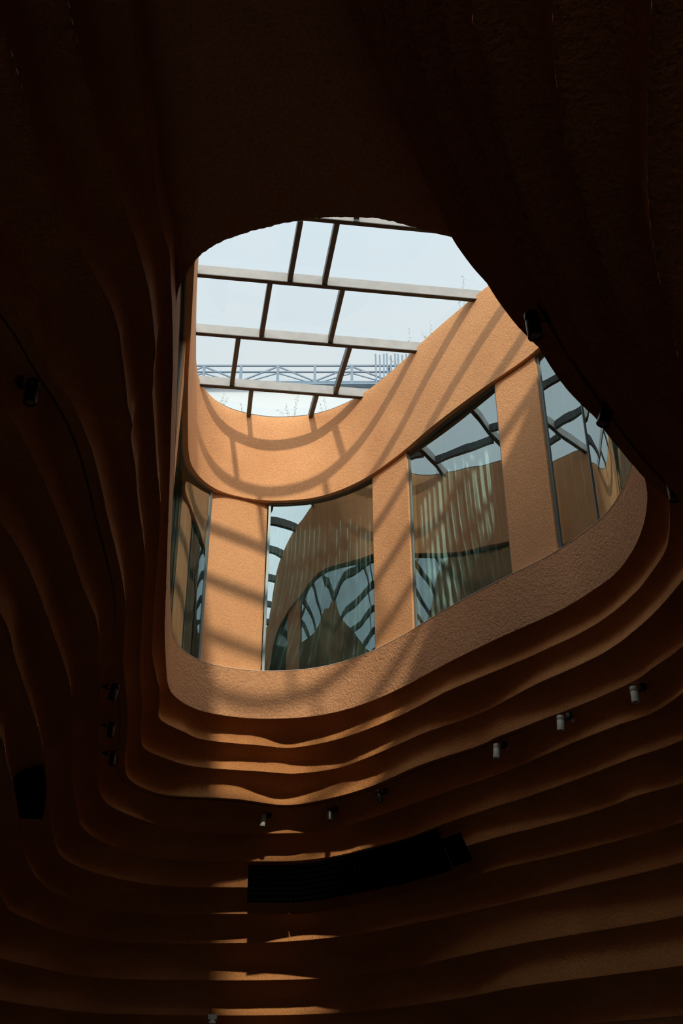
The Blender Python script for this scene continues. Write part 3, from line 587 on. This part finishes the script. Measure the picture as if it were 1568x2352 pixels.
# ---------------------------------------------------------------- outside: ground, neighbouring roof with railing and slatted screen, plants on the roof edge
grid_plane('ground', -150, 150, -150, 200, -.3, M_conc, kind='structure')
bld = link('building', None, label='white neighbouring building whose roof edge shows through the skylight', cat='building', loc=(0, 41, 0))
boxm('wall', (-14, 0, 0), (12, 9, 31.12 + EYE), M_bwall, bld)
boxm('coping', (-14.1, -.35, 31.12 + EYE), (12.1, 0.4, 31.23 + EYE), M_rail, bld)
rail = link('railing', None, label='pale blue braced metal railing on the white roof edge beyond the glass', cat='railing', loc=(0, 41, 0))
zt_, zm, zl = 31.75 + 1.0, 31.38 + .95, 30.95 + .9
K = 41 / 40.0
zt_, zm, zl, zq = 31.74 * K + EYE, 31.36 * K + EYE, 30.75 * K + EYE, 30.42 * K + EYE
for nm, z, h in (('top_rail', zt_, .085), ('mid_rail', zm, .07), ('low_rail', zl, .06)):
    bar(nm, (-13, 0, z), (11, 0, z), .08, h, M_rail, rail)
xs = [(-6.77 + 1.82 * i) * K for i in range(-3, 9)]
for i, x in enumerate(xs):
    bar('post', (x, 0, 31.23 + EYE), (x, 0, zt_), .13, .1, M_rail, rail, up=Vector((0, 1, 0)))
    if (i - 3) % 2 == 0:
        for sgn in (-1, 1):
            bar('brace', (x, 0, zt_ - .05), (x + sgn * 1.84, 0, zl + .05), .06, .07, M_rail, rail)
            bar('brace', (x, 0, zm - .08), (x + sgn * 1.5, 0, zl), .05, .05, M_rail, rail)
scr = link('slatted_screen', None, label='upright blue grey slatted screen at the right end of the roof railing', cat='screen', loc=(0, 41, 0))
for i in range(14):
    x = 1.70 * K + i * .19
    z1_ = (32.28 - .1 * (i % 3 == 1) + .03 * (i % 2)) * K + EYE
    bar('slat', (x, -.25, 31.24 + EYE), (x + .02 * (i % 3 - 1), -.25, z1_), .085, .05, M_rail, scr, up=Vector((0, 1, 0)))
bar('cross_rail', (1.6 * K, -.2, 31.6 * K + EYE), (4.6, -.2, 31.6 * K + EYE), .05, .08, M_rail, scr)

PL = [((-2.1, 13.11, 9.73), (-2.28, 13.08, 9.92), 3), ((-1.98, 13.31, 9.72), (-1.89, 13.32, 9.99), 5), ((-1.57, 13.45, 9.72), (-1.63, 13.44, 9.91), 2), ((-.77, 13.48, 9.72), (-.71, 13.49, 10.06), 2), ((-.79, 13.51, 9.72), (-.9, 13.5, 9.91), 3),
      ((-.24, 13.43, 9.72), (-.28, 13.42, 9.97), 2), ((1.01, 11.83, 9.76), (1.02, 11.83, 10.09), 1), ((1.31, 11.55, 9.76), (1.3, 11.55, 9.97), 2), ((1.68, 10.74, 9.79), (1.7, 10.74, 10.09), 1), ((1.69, 10.96, 9.78), (1.65, 10.96, 9.95), 2), ((-2.39, 12.59, 9.74), (-2.43, 12.58, 9.97), 3), ((1.0, 12.25, 9.8), (.75, 12.3, 10.1), 3)]
PLL = ['wild shrub sprig at the left end of the skylight rim', 'leafy wild branch leaning over the left of the skylight rim', 'small weed sprig left of the first crossbar on the rim', 'tall thin weed near the middle of the rim', 'low weed beside the tall thin one on the rim',
       'weed sprig right of the last crossbar on the rim', 'single upright weed stem above the sloping right rim', 'branched weed behind the third beam end on the right', 'single upright weed stem beyond the second beam end', 'weed sprig below the second beam end', 'weed sprig at the far left corner of the glass', 'pale blossom branch in front of the slatted screen']
def plant(i, a, b, nb):
    r_ = random.Random(40 + i); a = Vector(a); b = Vector(b); z0 = Z_RIM + .03
    t = link('wild_plant', None, label=PLL[i], cat='plant', group='weeds on the roof edge', loc=(a.x, a.y, Zw(z0)))
    tip = b - Vector((a.x, a.y, z0)); V = []; F = []; LV = []; LF = []; BV_ = []; BF = []
    def seg(p, q, r0):
        v, f = box_bar(p, q, r0, r0, Vector((.3, 1, .1))); o = len(V); V.extend(v); F.extend([tuple(k + o for k in ff) for ff in f])
    def blade(LV, LF, p, s):
        d = Vector((r_.uniform(-1, 1), r_.uniform(-1, 1), r_.uniform(-.4, 1))).normalized(); u = d.cross(Vector((r_.uniform(-1, 1), r_.uniform(-1, 1), r_.uniform(-1, 1)))).normalized()
        o = len(LV); LV.extend([p, p + d * s * .5 + u * s * .22, p + d * s, p + d * s * .5 - u * s * .22]); LF.append((o, o + 1, o + 2, o + 3))
    for k in range(nb):
        base = Vector((r_.uniform(-.04, .04) * (k > 0), r_.uniform(-.02, .02), 0)); end = tip * (1 if k == 0 else r_.uniform(.6, 1.0)) + Vector((r_.uniform(-.16, .16), r_.uniform(-.05, .05), 0)) * (k > 0)
        p = base
        for j in range(1, 8):
            q = base.lerp(end, j / 7) + Vector((r_.uniform(-.008, .008), r_.uniform(-.008, .008), 0)); seg(p, q, .0042 - .0004 * j); p = q
            if j > 2:
                for _ in range(5):
                    blade(LV, LF, q + Vector((r_.uniform(-.014, .014), r_.uniform(-.014, .014), r_.uniform(-.014, .014))), r_.uniform(.012, .026))
                if r_.random() < .5: blade(BV_, BF, q + Vector((r_.uniform(-.02, .02), 0, r_.uniform(-.02, .02))), .02)
    link('stem', mesh('stem', V, F, M_stem), t); link('foliage', mesh('foliage', LV, LF, M_leaf), t, kind='stuff')
    if BF: link('blossom', mesh('blossom', BV_, BF, M_bloss), t, kind='stuff')
for i, (a, b, nb) in enumerate(PL): plant(i, a, b, nb)
